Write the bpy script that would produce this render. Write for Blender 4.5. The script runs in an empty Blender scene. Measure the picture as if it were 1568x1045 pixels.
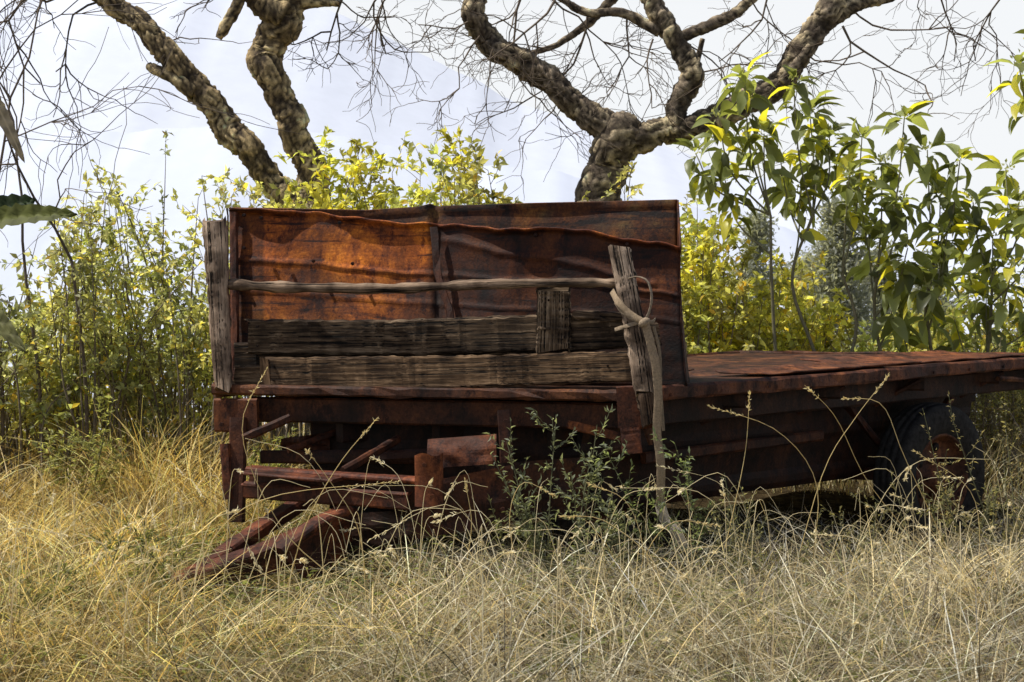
import bpy, math, random
import numpy as np
from mathutils import Vector, noise
rng=np.random.default_rng(11); random.seed(11)
F=2178.; CX=784.; CY=522.5; PITCH=math.atan(62.5/F); CH=1.55
def P(px,py,D):
    u=(px-CX)/F; v=(CY-py)/F
    dy=math.cos(PITCH)+v*math.sin(PITCH); dz=-math.sin(PITCH)+v*math.cos(PITCH)
    return np.array([u*D/dy, D, CH+dz*D/dy])
def nrm(v):
    v=np.asarray(v,float); return v/(np.linalg.norm(v,axis=-1,keepdims=True)+1e-12)
def gh(x,y):
    x=np.asarray(x,float); y=np.asarray(y,float)
    h=0.04*np.sin(x*0.9+1.3)*np.cos(y*0.7)+0.02*np.sin(x*2.3+y*1.9)+0.012*np.sin(x*5.1-y*4.3)
    h=h-.17*np.exp(-((x-2.9)**2+(y-9.3)**2)/1.6)
    d=np.clip(y-16,0,None)
    h=h-0.22*d
    return np.maximum(h,-150)
class MB:
    def __init__(s): s.V=[];s.C=[];s.G=[];s.L=[];s.N=[];s.M=[];s.n=0
    def add(s,v,faces,col=(1,1,1),gc=None,mat=0):
        v=np.asarray(v,float).reshape(-1,3); k=len(v)
        c=np.asarray(col,float)
        if c.ndim==1: c=np.tile(c,(k,1))
        if gc is None: gc=v
        s.V.append(v); s.C.append(c); s.G.append(np.asarray(gc,float).reshape(-1,3))
        for f in faces:
            f=np.asarray(f,int)
            if f.ndim==1: f=f[None]
            if f.size==0: continue
            s.L.append((f+s.n).ravel()); s.N.append(np.full(len(f),f.shape[1])); s.M.append(np.full(len(f),mat))
        s.n+=k
    def build(s,name,mats,parent=None,smooth=True):
        V=np.concatenate(s.V);C=np.concatenate(s.C);G=np.concatenate(s.G);L=np.concatenate(s.L);N=np.concatenate(s.N);M=np.concatenate(s.M)
        me=bpy.data.meshes.new(name)
        me.vertices.add(len(V)); me.vertices.foreach_set('co',V.astype(np.float32).ravel())
        me.loops.add(len(L)); me.loops.foreach_set('vertex_index',L.astype(np.int32))
        me.polygons.add(len(N)); st=np.concatenate([[0],np.cumsum(N)[:-1]])
        me.polygons.foreach_set('loop_start',st.astype(np.int32))
        me.polygons.foreach_set('material_index',M.astype(np.int32))
        me.update(calc_edges=True)
        me.polygons.foreach_set('use_smooth',np.full(len(N),smooth))
        a=me.attributes.new('col','FLOAT_COLOR','POINT'); a.data.foreach_set('color',np.hstack([C,np.ones((len(C),1))]).astype(np.float32).ravel())
        a=me.attributes.new('gc','FLOAT_VECTOR','POINT'); a.data.foreach_set('vector',G.astype(np.float32).ravel())
        for m in mats: me.materials.append(m)
        ob=bpy.data.objects.new(name,me); bpy.context.scene.collection.objects.link(ob)
        if parent: ob.parent=parent
        return ob
def cr(pts,n):
    pts=np.asarray(pts,float); k=len(pts)
    if k<3:
        t=np.linspace(0,1,n)[:,None]; return pts[0]*(1-t)+pts[-1]*t
    p=np.vstack([2*pts[0]-pts[1],pts,2*pts[-1]-pts[-2]])
    out=[]
    for q in np.linspace(0,k-1-1e-6,n):
        i=int(q); t=q-i; a,b,c,d=p[i],p[i+1],p[i+2],p[i+3]
        out.append(0.5*((2*b)+(-a+c)*t+(2*a-5*b+4*c-d)*t*t+(-a+3*b-3*c+d)*t**3))
    return np.array(out)
def frames(pts,side=None):
    t=nrm(np.gradient(pts,axis=0))
    n=len(pts)
    if side is not None:
        S=np.tile(np.asarray(side,float),(n,1)); S=nrm(S-(S*t).sum(1)[:,None]*t)
    else:
        S=np.zeros((n,3)); r=np.array([0.31,0.2,0.93]) if abs(t[0][2])<0.85 else np.array([1,0.1,0.])
        a=nrm(np.cross(t[0],r))
        for i in range(n):
            a=nrm(a-np.dot(a,t[i])*t[i]); S[i]=a
    return t,S,np.cross(t,S)
def tube(mb,pts,rad,sides=6,mat=0,col=(1,1,1),disp=None,cap=False):
    pts=np.asarray(pts,float); n=len(pts); rad=np.broadcast_to(np.asarray(rad,float),(n,))
    t,S,B=frames(pts)
    a=np.linspace(0,2*math.pi,sides,endpoint=False)
    R=S[:,None]*np.cos(a)[None,:,None]+B[:,None]*np.sin(a)[None,:,None]
    V=pts[:,None]+R*rad[:,None,None]
    cum=np.concatenate([[0],np.cumsum(np.linalg.norm(np.diff(pts,axis=0),axis=1))])
    gc=np.stack([np.repeat(cum[:,None],sides,1),np.cos(a)[None]*rad[:,None],np.sin(a)[None]*rad[:,None]],-1).reshape(-1,3)
    V=V.reshape(-1,3)
    c=col
    if disp: V,c=disp(V,R.reshape(-1,3),np.repeat(rad,sides),gc)
    i=np.arange(n-1)[:,None]*sides; j=np.arange(sides)[None]; j2=(j+1)%sides
    f=np.stack([i+j,i+j2,i+sides+j2,i+sides+j],-1).reshape(-1,4)
    fs=[f]
    if cap: fs+= [np.arange(sides)[::-1],np.arange(sides)+(n-1)*sides]
    mb.add(V,fs,c,gc,mat)
def beam(mb,pts,w,h,side=None,seg=10,wob=0.003,mat=0,col=(1,1,1),bev=0.012,rag=0.0,curve=False,w1=None,h1=None):
    pts=np.asarray(pts,float)
    if curve: q=cr(pts,seg+1)
    else:
        d=np.concatenate([[0],np.cumsum(np.linalg.norm(np.diff(pts,axis=0),axis=1))]); s=np.linspace(0,d[-1],seg+1)
        q=np.stack([np.interp(s,d,pts[:,k]) for k in range(3)],1)
    if side is None:
        side=np.cross(q[-1]-q[0],[0,0,1.])
    t,S,B=frames(q,side)
    n=len(q); W=np.linspace(w,w1 if w1 else w,n)/2; H=np.linspace(h,h1 if h1 else h,n)/2
    b=min(bev,w*0.35,h*0.35)
    X=np.stack([W,W-b,-(W-b),-W,-W,-(W-b),W-b,W],1); Y=np.stack([H-b,H,H,H-b,-(H-b),-H,-H,-(H-b)],1)
    X=X+rng.normal(0,wob,X.shape); Y=Y+rng.normal(0,wob,Y.shape)
    V=q[:,None]+S[:,None]*X[...,None]+B[:,None]*Y[...,None]
    if rag>0:
        V[0]+= t[0]*rng.uniform(-rag,rag,(8,1)); V[-1]+=t[-1]*rng.uniform(-rag,rag,(8,1))
    cum=np.concatenate([[0],np.cumsum(np.linalg.norm(np.diff(q,axis=0),axis=1))])
    off=rng.uniform(0,20,3)
    gc=np.stack([np.repeat(cum[:,None],8,1),X,Y],-1)+off
    i=np.arange(n-1)[:,None]*8; j=np.arange(8)[None]; j2=(j+1)%8
    f=np.stack([i+j,i+j2,i+8+j2,i+8+j],-1).reshape(-1,4)
    V=V.reshape(-1,3);gc=gc.reshape(-1,3)
    mb.add(V,[f],col,gc,mat)
    e0=np.arange(8); mb.add(V[e0],[np.arange(8)],col,gc[e0][:,[1,0,2]],mat)
    e1=e0+(n-1)*8; mb.add(V[e1],[np.arange(8)],col,gc[e1][:,[1,0,2]],mat)
def grid(mb,fn,nu,nv,mat=0,col=(1,1,1),colf=None):
    V=[];C=[]
    for i in range(nu+1):
        for j in range(nv+1):
            V.append(fn(i/nu,j/nv)); C.append(colf(i/nu,j/nv) if colf else col)
    i=np.arange(nu)[:,None]*(nv+1); j=np.arange(nv)[None]
    f=np.stack([i+j,i+nv+1+j,i+nv+2+j,i+j+1],-1).reshape(-1,4)
    mb.add(np.array(V),[f],np.array(C),None,mat)
def inst(mb,tv,tf,o,d,up,sx,sy,col,mat=0):
    o=np.asarray(o);n=len(o)
    Y=nrm(d); X=nrm(np.cross(Y,up)); Z=np.cross(X,Y)
    V=o[:,None]+X[:,None]*(tv[None,:,0:1]*sx[:,None,None])+Y[:,None]*(tv[None,:,1:2]*sy[:,None,None])+Z[:,None]*(tv[None,:,2:3]*sy[:,None,None])
    k=len(tv); fs=[]
    for f in tf:
        f=np.asarray(f); fs.append((np.arange(n)[:,None,None]*k+f[None]).reshape(-1,f.shape[1]))
    mb.add(V.reshape(-1,3),fs,np.repeat(col,k,0),None,mat)
LEAF_S=(np.array([[0,0,0],[-.5,.45,.12],[.5,.45,.12],[0,1,-.08],[0,.5,0]]),[np.array([[0,4,1],[1,4,3],[0,2,4],[2,3,4]])])
_v=[];
for t_,w_,z_ in [(0,.03,0),(.2,.38,.06),(.45,.5,.07),(.75,.33,0.0),(1,.0,-.10)]:
    _v+= [[-w_,t_,z_+w_*.2],[0,t_,z_],[w_,t_,z_+w_*.2]]
LEAF_L=(np.array(_v),[np.array([[a*3+b,a*3+b+1,a*3+b+4,a*3+b+3] for a in range(4) for b in range(2)])])
# ---------------- materials
def newmat(name):
    m=bpy.data.materials.new(name); m.use_nodes=True; nt=m.node_tree; nt.nodes.clear()
    o=nt.nodes.new('ShaderNodeOutputMaterial'); return m,nt,o
def N(nt,t,**k):
    n=nt.nodes.new(t)
    for a,b in k.items():
        if a.startswith('i_'): n.inputs[a[2:].replace('_',' ')].default_value=b
        else: setattr(n,a,b)
    return n
def ramp(nt,stops):
    r=nt.nodes.new('ShaderNodeValToRGB'); e=r.color_ramp.elements
    while len(e)<len(stops): e.new(0.5)
    for q,(p,c) in zip(e,stops): q.position=p; q.color=(*c,1) if len(c)==3 else c
    return r
def leafmat(name,tr=0.45,rough=0.5,tb=1.7,spec=0.3,warm=(1.15,1.1,0.6)):
    m,nt,o=newmat(name); L=nt.links.new
    a=N(nt,'ShaderNodeAttribute',attribute_name='col')
    p=N(nt,'ShaderNodeBsdfPrincipled'); p.inputs['Roughness'].default_value=rough; p.inputs['Specular IOR Level'].default_value=spec
    L(a.outputs['Color'],p.inputs['Base Color'])
    t=N(nt,'ShaderNodeBsdfTranslucent')
    mm=N(nt,'ShaderNodeMix',data_type='RGBA',blend_type='MULTIPLY'); mm.inputs['Factor'].default_value=1
    L(a.outputs['Color'],mm.inputs['A']); mm.inputs['B'].default_value=(tb*warm[0],tb*warm[1],tb*warm[2],1)
    L(mm.outputs['Result'],t.inputs['Color'])
    x=N(nt,'ShaderNodeMixShader'); x.inputs[0].default_value=tr
    L(p.outputs[0],x.inputs[1]);L(t.outputs[0],x.inputs[2]);L(x.outputs[0],o.inputs['Surface'])
    return m
M_leaf=leafmat('leaf_material',.5,.5,2.2); M_bigleaf=leafmat('broad_leaf_material',0.45,0.4,2.5,0.4,(1.15,1.1,.45)); M_banana=leafmat('banana_leaf_material',.3,.6,1.6,.15)
M_grass=leafmat('dry_grass_material',0.38,0.45,1.3,0.5,(1.05,1,0.78))
def mulchain(nt,prev,qs):
    for q in qs:
        mm=N(nt,'ShaderNodeMix',data_type='RGBA',blend_type='MULTIPLY'); mm.inputs['Factor'].default_value=1
        nt.links.new(prev,mm.inputs['A']);nt.links.new(q,mm.inputs['B']); prev=mm.outputs['Result']
    return prev
def woodmat(name,dark,mid,light,sc=(3,55,55)):
    m,nt,o=newmat(name); L=nt.links.new
    a=N(nt,'ShaderNodeAttribute',attribute_name='gc'); c=N(nt,'ShaderNodeAttribute',attribute_name='col')
    mp=N(nt,'ShaderNodeMapping'); mp.inputs['Scale'].default_value=sc; L(a.outputs['Vector'],mp.inputs['Vector'])
    n1=N(nt,'ShaderNodeTexNoise',i_Scale=1.0,i_Detail=8.0,i_Roughness=0.65,i_Distortion=0.6); L(mp.outputs[0],n1.inputs['Vector'])
    n2=N(nt,'ShaderNodeTexNoise',i_Scale=5.0,i_Detail=6.0); L(a.outputs['Vector'],n2.inputs['Vector'])
    mp3=N(nt,'ShaderNodeMapping'); mp3.inputs['Scale'].default_value=(sc[0]*.35,sc[1]*1.6,sc[2]*1.6); L(a.outputs['Vector'],mp3.inputs['Vector'])
    n3=N(nt,'ShaderNodeTexNoise',i_Scale=1.0,i_Detail=4.0); L(mp3.outputs[0],n3.inputs['Vector'])
    r=ramp(nt,[(0.3,dark),(0.5,mid),(0.72,light)]); L(n1.outputs['Fac'],r.inputs['Fac'])
    r2=ramp(nt,[(0.38,(0.35,.31,.28)),(0.62,(1.4,1.32,1.22))]); L(n2.outputs['Fac'],r2.inputs['Fac'])
    r3=ramp(nt,[(0.36,(0.05,.05,.05)),(0.43,(1,1,1))]); L(n3.outputs['Fac'],r3.inputs['Fac'])
    prev=mulchain(nt,r.outputs['Color'],(r2.outputs['Color'],r3.outputs['Color'],c.outputs['Color']))
    p=N(nt,'ShaderNodeBsdfPrincipled'); p.inputs['Roughness'].default_value=0.85; p.inputs['Specular IOR Level'].default_value=.2
    L(prev,p.inputs['Base Color'])
    ad=N(nt,'ShaderNodeMath',operation='ADD'); L(n1.outputs['Fac'],ad.inputs[0]); L(r3.outputs['Color'],ad.inputs[1])
    b=N(nt,'ShaderNodeBump',i_Strength=1.0,i_Distance=0.008); L(ad.outputs[0],b.inputs['Height']); L(b.outputs[0],p.inputs['Normal'])
    L(p.outputs[0],o.inputs['Surface']); return m
M_wood=woodmat('dark_weathered_wood',(0.02,.013,.008),(0.088,.060,.038),(0.30,.225,.155))
M_grey=woodmat('grey_weathered_wood',(0.10,.08,.065),(0.30,.245,.20),(0.54,.47,.40),(4,60,60))
def rustmat(name,a0,a1,a2,a3,spots=(.25,.18,.15),streak=False):
    m,nt,o=newmat(name); L=nt.links.new
    tc=N(nt,'ShaderNodeTexCoord'); c=N(nt,'ShaderNodeAttribute',attribute_name='col')
    mp=N(nt,'ShaderNodeMapping'); mp.inputs['Scale'].default_value=(1,1,.55); L(tc.outputs['Object'],mp.inputs['Vector'])
    n1=N(nt,'ShaderNodeTexNoise',i_Scale=3.6,i_Detail=10.0,i_Roughness=0.72,i_Distortion=0.4); L(mp.outputs[0],n1.inputs['Vector'])
    n2=N(nt,'ShaderNodeTexNoise',i_Scale=60.0,i_Detail=6.0,i_Roughness=.7); L(tc.outputs['Object'],n2.inputs['Vector'])
    n3=N(nt,'ShaderNodeTexNoise',i_Scale=9.0,i_Detail=10.0,i_Roughness=.8); L(mp.outputs[0],n3.inputs['Vector'])
    r=ramp(nt,[(0.33,a0),(0.46,a1),(0.55,a2),(0.70,a3)]); L(n1.outputs['Fac'],r.inputs['Fac'])
    r2=ramp(nt,[(0.3,(0.5,.42,.38)),(0.7,(1.35,1.35,1.3))]); L(n2.outputs['Fac'],r2.inputs['Fac'])
    r3=ramp(nt,[(0.41,spots),(0.49,(1,1,1))]); L(n3.outputs['Fac'],r3.inputs['Fac'])
    qs=[r2.outputs['Color'],r3.outputs['Color'],c.outputs['Color']]
    if streak:
        m4=N(nt,'ShaderNodeMapping'); m4.inputs['Scale'].default_value=(1.6,1,15); L(tc.outputs['Object'],m4.inputs['Vector'])
        n4=N(nt,'ShaderNodeTexNoise',i_Scale=1.0,i_Detail=7.0,i_Roughness=.7,i_Distortion=.5); L(m4.outputs[0],n4.inputs['Vector'])
        r4=ramp(nt,[(0.38,(.12,.08,.06)),(0.45,(.8,.72,.65)),(.6,(1.15,1.15,1.1))]); L(n4.outputs['Fac'],r4.inputs['Fac']); qs.append(r4.outputs['Color'])
    prev=mulchain(nt,r.outputs['Color'],qs)
    p=N(nt,'ShaderNodeBsdfPrincipled'); p.inputs['Roughness'].default_value=0.66; p.inputs['Specular IOR Level'].default_value=.25
    L(prev,p.inputs['Base Color'])
    ad=N(nt,'ShaderNodeMath',operation='ADD'); L(n2.outputs['Fac'],ad.inputs[0]); L(n3.outputs['Fac'],ad.inputs[1])
    b=N(nt,'ShaderNodeBump',i_Strength=0.6,i_Distance=0.006); L(ad.outputs[0],b.inputs['Height']); L(b.outputs[0],p.inputs['Normal'])
    L(p.outputs[0],o.inputs['Surface']); return m
M_rust=rustmat('red_brown_rust',(0.016,.008,.005),(0.055,.023,.013),(0.105,.040,.018),(0.24,.095,.032))
M_orange=rustmat('orange_rust',(0.05,.015,.005),(0.23,.062,.009),(0.44,.135,.013),(0.68,.27,.035),(.28,.18,.12),True)
def simple(name,rough=.9,bs=40.,bd=.01,var=(.6,1.3),spec=.25):
    m,nt,o=newmat(name); L=nt.links.new
    c=N(nt,'ShaderNodeAttribute',attribute_name='col'); tc=N(nt,'ShaderNodeTexCoord')
    n=N(nt,'ShaderNodeTexNoise',i_Scale=bs,i_Detail=8.0,i_Roughness=.7); L(tc.outputs['Object'],n.inputs['Vector'])
    r=ramp(nt,[(0.3,(var[0],)*3),(0.7,(var[1],)*3)]); L(n.outputs['Fac'],r.inputs['Fac'])
    prev=mulchain(nt,c.outputs['Color'],(r.outputs['Color'],))
    p=N(nt,'ShaderNodeBsdfPrincipled'); p.inputs['Roughness'].default_value=rough; p.inputs['Specular IOR Level'].default_value=spec
    L(prev,p.inputs['Base Color'])
    b=N(nt,'ShaderNodeBump',i_Strength=0.7,i_Distance=bd); L(n.outputs['Fac'],b.inputs['Height']); L(b.outputs[0],p.inputs['Normal'])
    L(p.outputs[0],o.inputs['Surface']); return m
M_bark=simple('bark_material',bs=34.,bd=.02,var=(.4,1.5))
M_twig=simple('twig_material',bs=30.,bd=.003)
M_tyre=simple('tyre_rubber',rough=.85,bs=25.,bd=.004,var=(.4,1.7),spec=.1)
M_cloth=simple('strap_fabric',bs=90.,bd=.003)
def groundmat():
    m,nt,o=newmat('ground_material'); L=nt.links.new
    g=N(nt,'ShaderNodeNewGeometry'); sp=N(nt,'ShaderNodeSeparateXYZ'); L(g.outputs['Position'],sp.inputs[0])
    n=N(nt,'ShaderNodeTexNoise',i_Scale=9.0,i_Detail=10.0,i_Roughness=.8); L(g.outputs['Position'],n.inputs['Vector'])
    r=ramp(nt,[(0.35,(0.018,.013,.008)),(0.52,(0.06,.043,.023)),(0.7,(0.18,.135,.075))]); L(n.outputs['Fac'],r.inputs['Fac'])
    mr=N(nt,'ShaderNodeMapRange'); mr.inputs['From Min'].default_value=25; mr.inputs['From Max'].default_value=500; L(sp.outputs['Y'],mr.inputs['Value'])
    mx=N(nt,'ShaderNodeMix',data_type='RGBA'); L(mr.outputs[0],mx.inputs['Factor']); L(r.outputs['Color'],mx.inputs['A']); mx.inputs['B'].default_value=(.46,.50,.56,1)  # far ground fades to pale air haze, painted into the base colour
    p=N(nt,'ShaderNodeBsdfPrincipled'); p.inputs['Roughness'].default_value=1; p.inputs['Specular IOR Level'].default_value=0
    L(mx.outputs['Result'],p.inputs['Base Color'])
    b=N(nt,'ShaderNodeBump',i_Strength=0.8,i_Distance=.04); L(n.outputs['Fac'],b.inputs['Height']); L(b.outputs[0],p.inputs['Normal'])
    L(p.outputs[0],o.inputs['Surface']); return m
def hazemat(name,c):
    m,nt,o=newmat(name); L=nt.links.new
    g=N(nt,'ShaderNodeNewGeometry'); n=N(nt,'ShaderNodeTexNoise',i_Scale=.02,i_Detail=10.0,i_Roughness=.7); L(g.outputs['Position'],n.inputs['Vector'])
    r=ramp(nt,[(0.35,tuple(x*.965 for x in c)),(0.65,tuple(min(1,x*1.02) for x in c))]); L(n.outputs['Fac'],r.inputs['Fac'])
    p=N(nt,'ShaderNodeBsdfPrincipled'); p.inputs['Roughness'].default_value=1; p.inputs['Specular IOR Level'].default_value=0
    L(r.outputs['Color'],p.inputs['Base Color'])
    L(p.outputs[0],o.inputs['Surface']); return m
def build_ground():
    ys=np.concatenate([np.linspace(-15,3,19),np.linspace(3.2,16,90),np.linspace(17,60,30),np.geomspace(70,9000,30)])
    xs=np.concatenate([-np.geomspace(8,7000,26)[::-1],np.linspace(-7.8,7.8,110),np.geomspace(8,7000,26)])
    X,Y=np.meshgrid(xs,ys,indexing='ij'); Z=gh(X,Y)
    nv=len(ys); i=np.arange(len(xs)-1)[:,None]*nv; j=np.arange(nv-1)[None]
    f=np.stack([i+j,i+nv+j,i+nv+1+j,i+j+1],-1).reshape(-1,4)
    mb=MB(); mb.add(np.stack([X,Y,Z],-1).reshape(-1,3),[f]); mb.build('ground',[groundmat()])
build_ground()
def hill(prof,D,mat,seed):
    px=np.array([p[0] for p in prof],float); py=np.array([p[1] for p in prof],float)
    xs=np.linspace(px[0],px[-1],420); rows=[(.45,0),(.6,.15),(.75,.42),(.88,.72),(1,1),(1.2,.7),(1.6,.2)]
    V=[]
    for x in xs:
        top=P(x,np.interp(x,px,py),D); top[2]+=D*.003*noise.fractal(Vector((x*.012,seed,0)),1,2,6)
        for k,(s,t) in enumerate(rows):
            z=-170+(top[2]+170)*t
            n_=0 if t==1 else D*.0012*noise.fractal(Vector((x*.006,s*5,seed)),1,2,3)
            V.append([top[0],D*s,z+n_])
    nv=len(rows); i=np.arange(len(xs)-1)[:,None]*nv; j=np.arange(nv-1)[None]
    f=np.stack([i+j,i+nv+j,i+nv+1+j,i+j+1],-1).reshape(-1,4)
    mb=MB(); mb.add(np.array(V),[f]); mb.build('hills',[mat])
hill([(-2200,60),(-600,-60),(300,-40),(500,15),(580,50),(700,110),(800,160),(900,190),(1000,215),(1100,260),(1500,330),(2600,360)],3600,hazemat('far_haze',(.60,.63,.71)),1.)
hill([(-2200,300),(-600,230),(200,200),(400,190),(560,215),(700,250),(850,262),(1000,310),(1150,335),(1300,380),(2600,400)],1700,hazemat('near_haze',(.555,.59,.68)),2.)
# ---------------- grass
def blades(mb,x,y,H,w,lean,curl,col,phi=None):
    n=len(x); phi=rng.uniform(0,2*np.pi,n) if phi is None else phi
    D=np.stack([np.cos(phi),np.sin(phi)],1); th=rng.uniform(0,2*np.pi,n); S=np.stack([np.cos(th),np.sin(th),np.zeros(n)],1)
    z=gh(x,y)-0.01
    vs=[];cs=[]
    for t,ww in [(0,1),(.3,.95),(.6,.75),(.85,.45),(1,0)]:
        off=H*(lean*t+curl*t*t); zz=H*(t-0.35*np.clip(curl,0,2.4)*t*t*t)
        c=np.stack([x+D[:,0]*off,y+D[:,1]*off,z+zz],1)
        if ww>0:
            vs+= [c-S*(w*ww/2)[:,None],c+S*(w*ww/2)[:,None]]; cs+=[col]*2
        else: vs.append(c); cs.append(col)
    V=np.stack(vs,1); C=np.stack(cs,1)
    b=np.arange(n)[:,None,None]*9
    q=(b+np.array([[0,1,3,2],[2,3,5,4],[4,5,7,6]])[None]).reshape(-1,4); t3=(b+np.array([[6,7,8]])[None]).reshape(-1,3)
    mb.add(V.reshape(-1,3),[q,t3],C.reshape(-1,3))
def nz(x,y,s,o=0.):
    return np.sin(x*s*1.7+o)*np.cos(y*s*2.1+o*2)+.6*np.sin(x*s*4.1+y*s*3.3+o)+.4*np.cos(x*s*7.7-y*s*6.1+o)
def straw(n,x,y,gold=0.):
    base=np.array([[.70,.61,.42],[.74,.60,.31],[.46,.38,.25],[.90,.84,.66],[.25,.26,.11],[.12,.095,.06],[.28,.21,.13]])
    k=rng.choice(7,n,p=[.22,.15,.12,.22,.08,.13,.08]); c=base[k]*rng.uniform(.6,1.12,(n,1))
    c=c*(1+.28*np.clip(nz(x,y,2.3,4.),-1.2,1.2))[:,None]
    g=np.clip((-x-.1)/1.5,0,1)*.75+gold; g=np.clip(g,0,1)[:,None]
    c=c*(1-g)+c*np.array([1.15,.98,.48])*g
    return np.clip(c,0,.92)
def sampleXY(n,d0,d1,pw=1.0):
    d=d0+(d1-d0)*rng.uniform(0,1,n)**pw; x=rng.uniform(-.45,.45,n)*d; return x,d
TFR=np.array([.656,7.9]); es=nrm(np.array([3.59,2.9])); eb=nrm(np.array([-2.42,.6]))
def SB(x,y):
    A=np.array([es,eb]).T; return np.linalg.solve(A,np.stack([x-TFR[0],y-TFR[1]]))
def under(x,y):
    q=SB(x,y); return (q[0]>.0)&(q[0]<4.6)&(q[1]>.0)&(q[1]<2.5)
def gs(x,y):
    q=SB(x,y)
    a=1-.62*np.exp(-(np.clip(-q[0],0,None)**2)/.8)*((q[1]>-.6)&(q[1]<3.0)&(q[0]<.3))
    b=1-.5*np.exp(-((q[1]+.15)/.7)**2)*((q[0]>-.2)&(q[0]<4.6))
    c=1-.72*np.exp(-(((x+1.15)/.85)**2+((y-6.9)/.8)**2))
    return np.clip(a*b*c,.2,1)
mb=MB()
n=52000; x,y=sampleXY(n,4.8,10.6,1.2)
keep=(nz(x,y,1.9)+rng.normal(0,.6,n)>-.35)&~(under(x,y)&(rng.uniform(0,1,n)<.8)); x,y=x[keep],y[keep]; n=len(x)
H=rng.gamma(3,.036,n)*(1+.6*np.clip(nz(x,y,.9,2.),-1,1.5))*gs(x,y)
blades(mb,x,y,H,rng.uniform(.003,.0068,n),rng.uniform(.1,2.4,n),rng.uniform(-.5,1.7,n),straw(n,x,y))
n=30000; x,y=sampleXY(n,5.0,9.5,1.1); k=~under(x,y)&(nz(x,y,2.7,1.)+rng.normal(0,.5,n)>-.4); x,y=x[k],y[k]; n=len(x)
blades(mb,x,y,rng.uniform(.02,.06,n),rng.uniform(.003,.008,n),rng.uniform(1.5,4.5,n),rng.uniform(-1,1,n),straw(n,x,y))
nt_=900; cx,cy=sampleXY(nt_,4.9,10.2,1.1); m=40; sz=rng.uniform(.35,1.9,nt_)*gs(cx,cy)
x=np.repeat(cx,m)+rng.normal(0,.04,nt_*m);y=np.repeat(cy,m)+rng.normal(0,.04,nt_*m); hh=np.repeat(sz,m)
n=len(x); phi=np.arctan2(y-np.repeat(cy,m),x-np.repeat(cx,m))+rng.normal(0,.6,n)
H=rng.uniform(.09,.36,n)*hh*np.where(under(x,y),.4,1)
blades(mb,x,y,H,rng.uniform(.003,.0065,n),rng.uniform(.05,1.0,n),rng.uniform(.1,1.8,n),straw(n,x,y)*np.repeat(rng.uniform(.35,1.2,nt_),m)[:,None],phi)
mb.build('dry_grass',[M_grass])
mb=MB()
n=24000; y=rng.uniform(7.4,14.5,n); x=rng.uniform(-.52,-.17,n)*y
keep=(nz(x,y,1.6,1.)+rng.normal(0,.45,n)>-.1)&~under(x,y)&(gs(x,y)>.75); x,y=x[keep],y[keep];n=len(x)
H=rng.uniform(.18,.80,n)*(.8+.4*np.clip(nz(x,y,1.,3.),-1,1))*np.clip((y-6.6)/2.5,.4,1)
blades(mb,x,y,H,rng.uniform(.005,.010,n),rng.uniform(0,.6,n),rng.uniform(0,1.3,n),straw(n,x,y,.15)*1.15)
n=15000; y=rng.uniform(11.2,15.5,n); x=rng.uniform(-.2,.5,n)*y; k=~under(x,y); x,y=x[k],y[k];n=len(x)
blades(mb,x,y,rng.uniform(.25,.6,n),rng.uniform(.005,.009,n),rng.uniform(0,.5,n),rng.uniform(0,.8,n),straw(n,x,y,.3))
n=6000; y=rng.uniform(8.6,12,n); x=rng.uniform(.38,.5,n)*y; k=~under(x,y); x,y=x[k],y[k];n=len(x)
blades(mb,x,y,rng.uniform(.25,.7,n),rng.uniform(.003,.006,n),rng.uniform(0,.4,n),rng.uniform(0,.8,n),straw(n,x,y,.0)*.9)
n=4200; x,y=sampleXY(n,5.2,7.6); k=(nz(x,y,1.3,5.)+rng.normal(0,.5,n)>.1)&(rng.uniform(0,1,n)<gs(x,y)**2*1.2)
x,y=x[k],y[k];n=len(x)
blades(mb,x,y,rng.uniform(.22,.62,n),rng.uniform(.004,.008,n),rng.uniform(.05,.7,n),rng.uniform(.2,1.8,n),straw(n,x,y,.15)*1.25)
for px,d,m,h in [(400,5.9,60,.42),(430,6.1,50,.34),(345,6.1,40,.40),(180,6.4,60,.45),(60,6.8,60,.5),(250,6.5,40,.36),(560,6.4,45,.36),(640,6.2,35,.36),(150,7.4,60,.55),(240,7.9,70,.6),(1330,6.9,50,.48),(1420,6.6,50,.45),(1160,6.4,45,.38),(900,6.5,40,.36),(1530,6.6,60,.55),(760,6.1,30,.3),(40,8.2,70,.6),(190,8.8,70,.65),(1250,7.1,40,.42),(1050,6.8,35,.36),(1470,7.3,50,.5)]:
    b=P(px,900,d); x=b[0]+rng.normal(0,.05,m); y=d+rng.normal(0,.05,m)
    blades(mb,x,y,rng.uniform(.4,1.15,m)*h,rng.uniform(.005,.009,m),rng.uniform(.05,.6,m),rng.uniform(.2,1.5,m),straw(m,x,y,.4)*1.3)
mb.build('tall_golden_grass',[M_grass])
mb=MB(); O=[];Dd=[];C=[]
for i in range(800):
    d=rng.uniform(5.2,9.5); x=(rng.uniform(-.42,-.05) if rng.uniform()<.65 else rng.uniform(.0,.42))*d
    if under(np.array([x]),np.array([d]))[0]: continue
    m=rng.integers(10,34); a=rng.uniform(0,6.28,m); r=rng.uniform(0,.11,m); z=gh(x,d)+rng.uniform(.01,.17,m)
    O.append(np.stack([x+np.cos(a)*r,d+np.sin(a)*r,z],1)); Dd.append(np.stack([np.cos(a),np.sin(a),rng.uniform(-.1,.9,m)],1)); C.append(np.array([.14,.155,.065])*rng.uniform(.45,1.5,(m,1)))
O=np.concatenate(O);n=len(O); inst(mb,*LEAF_S,O,np.concatenate(Dd),rng.normal(0,.5,(n,3))+[0,0,1],rng.uniform(.01,.02,n),rng.uniform(.03,.06,n),np.concatenate(C))
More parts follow.
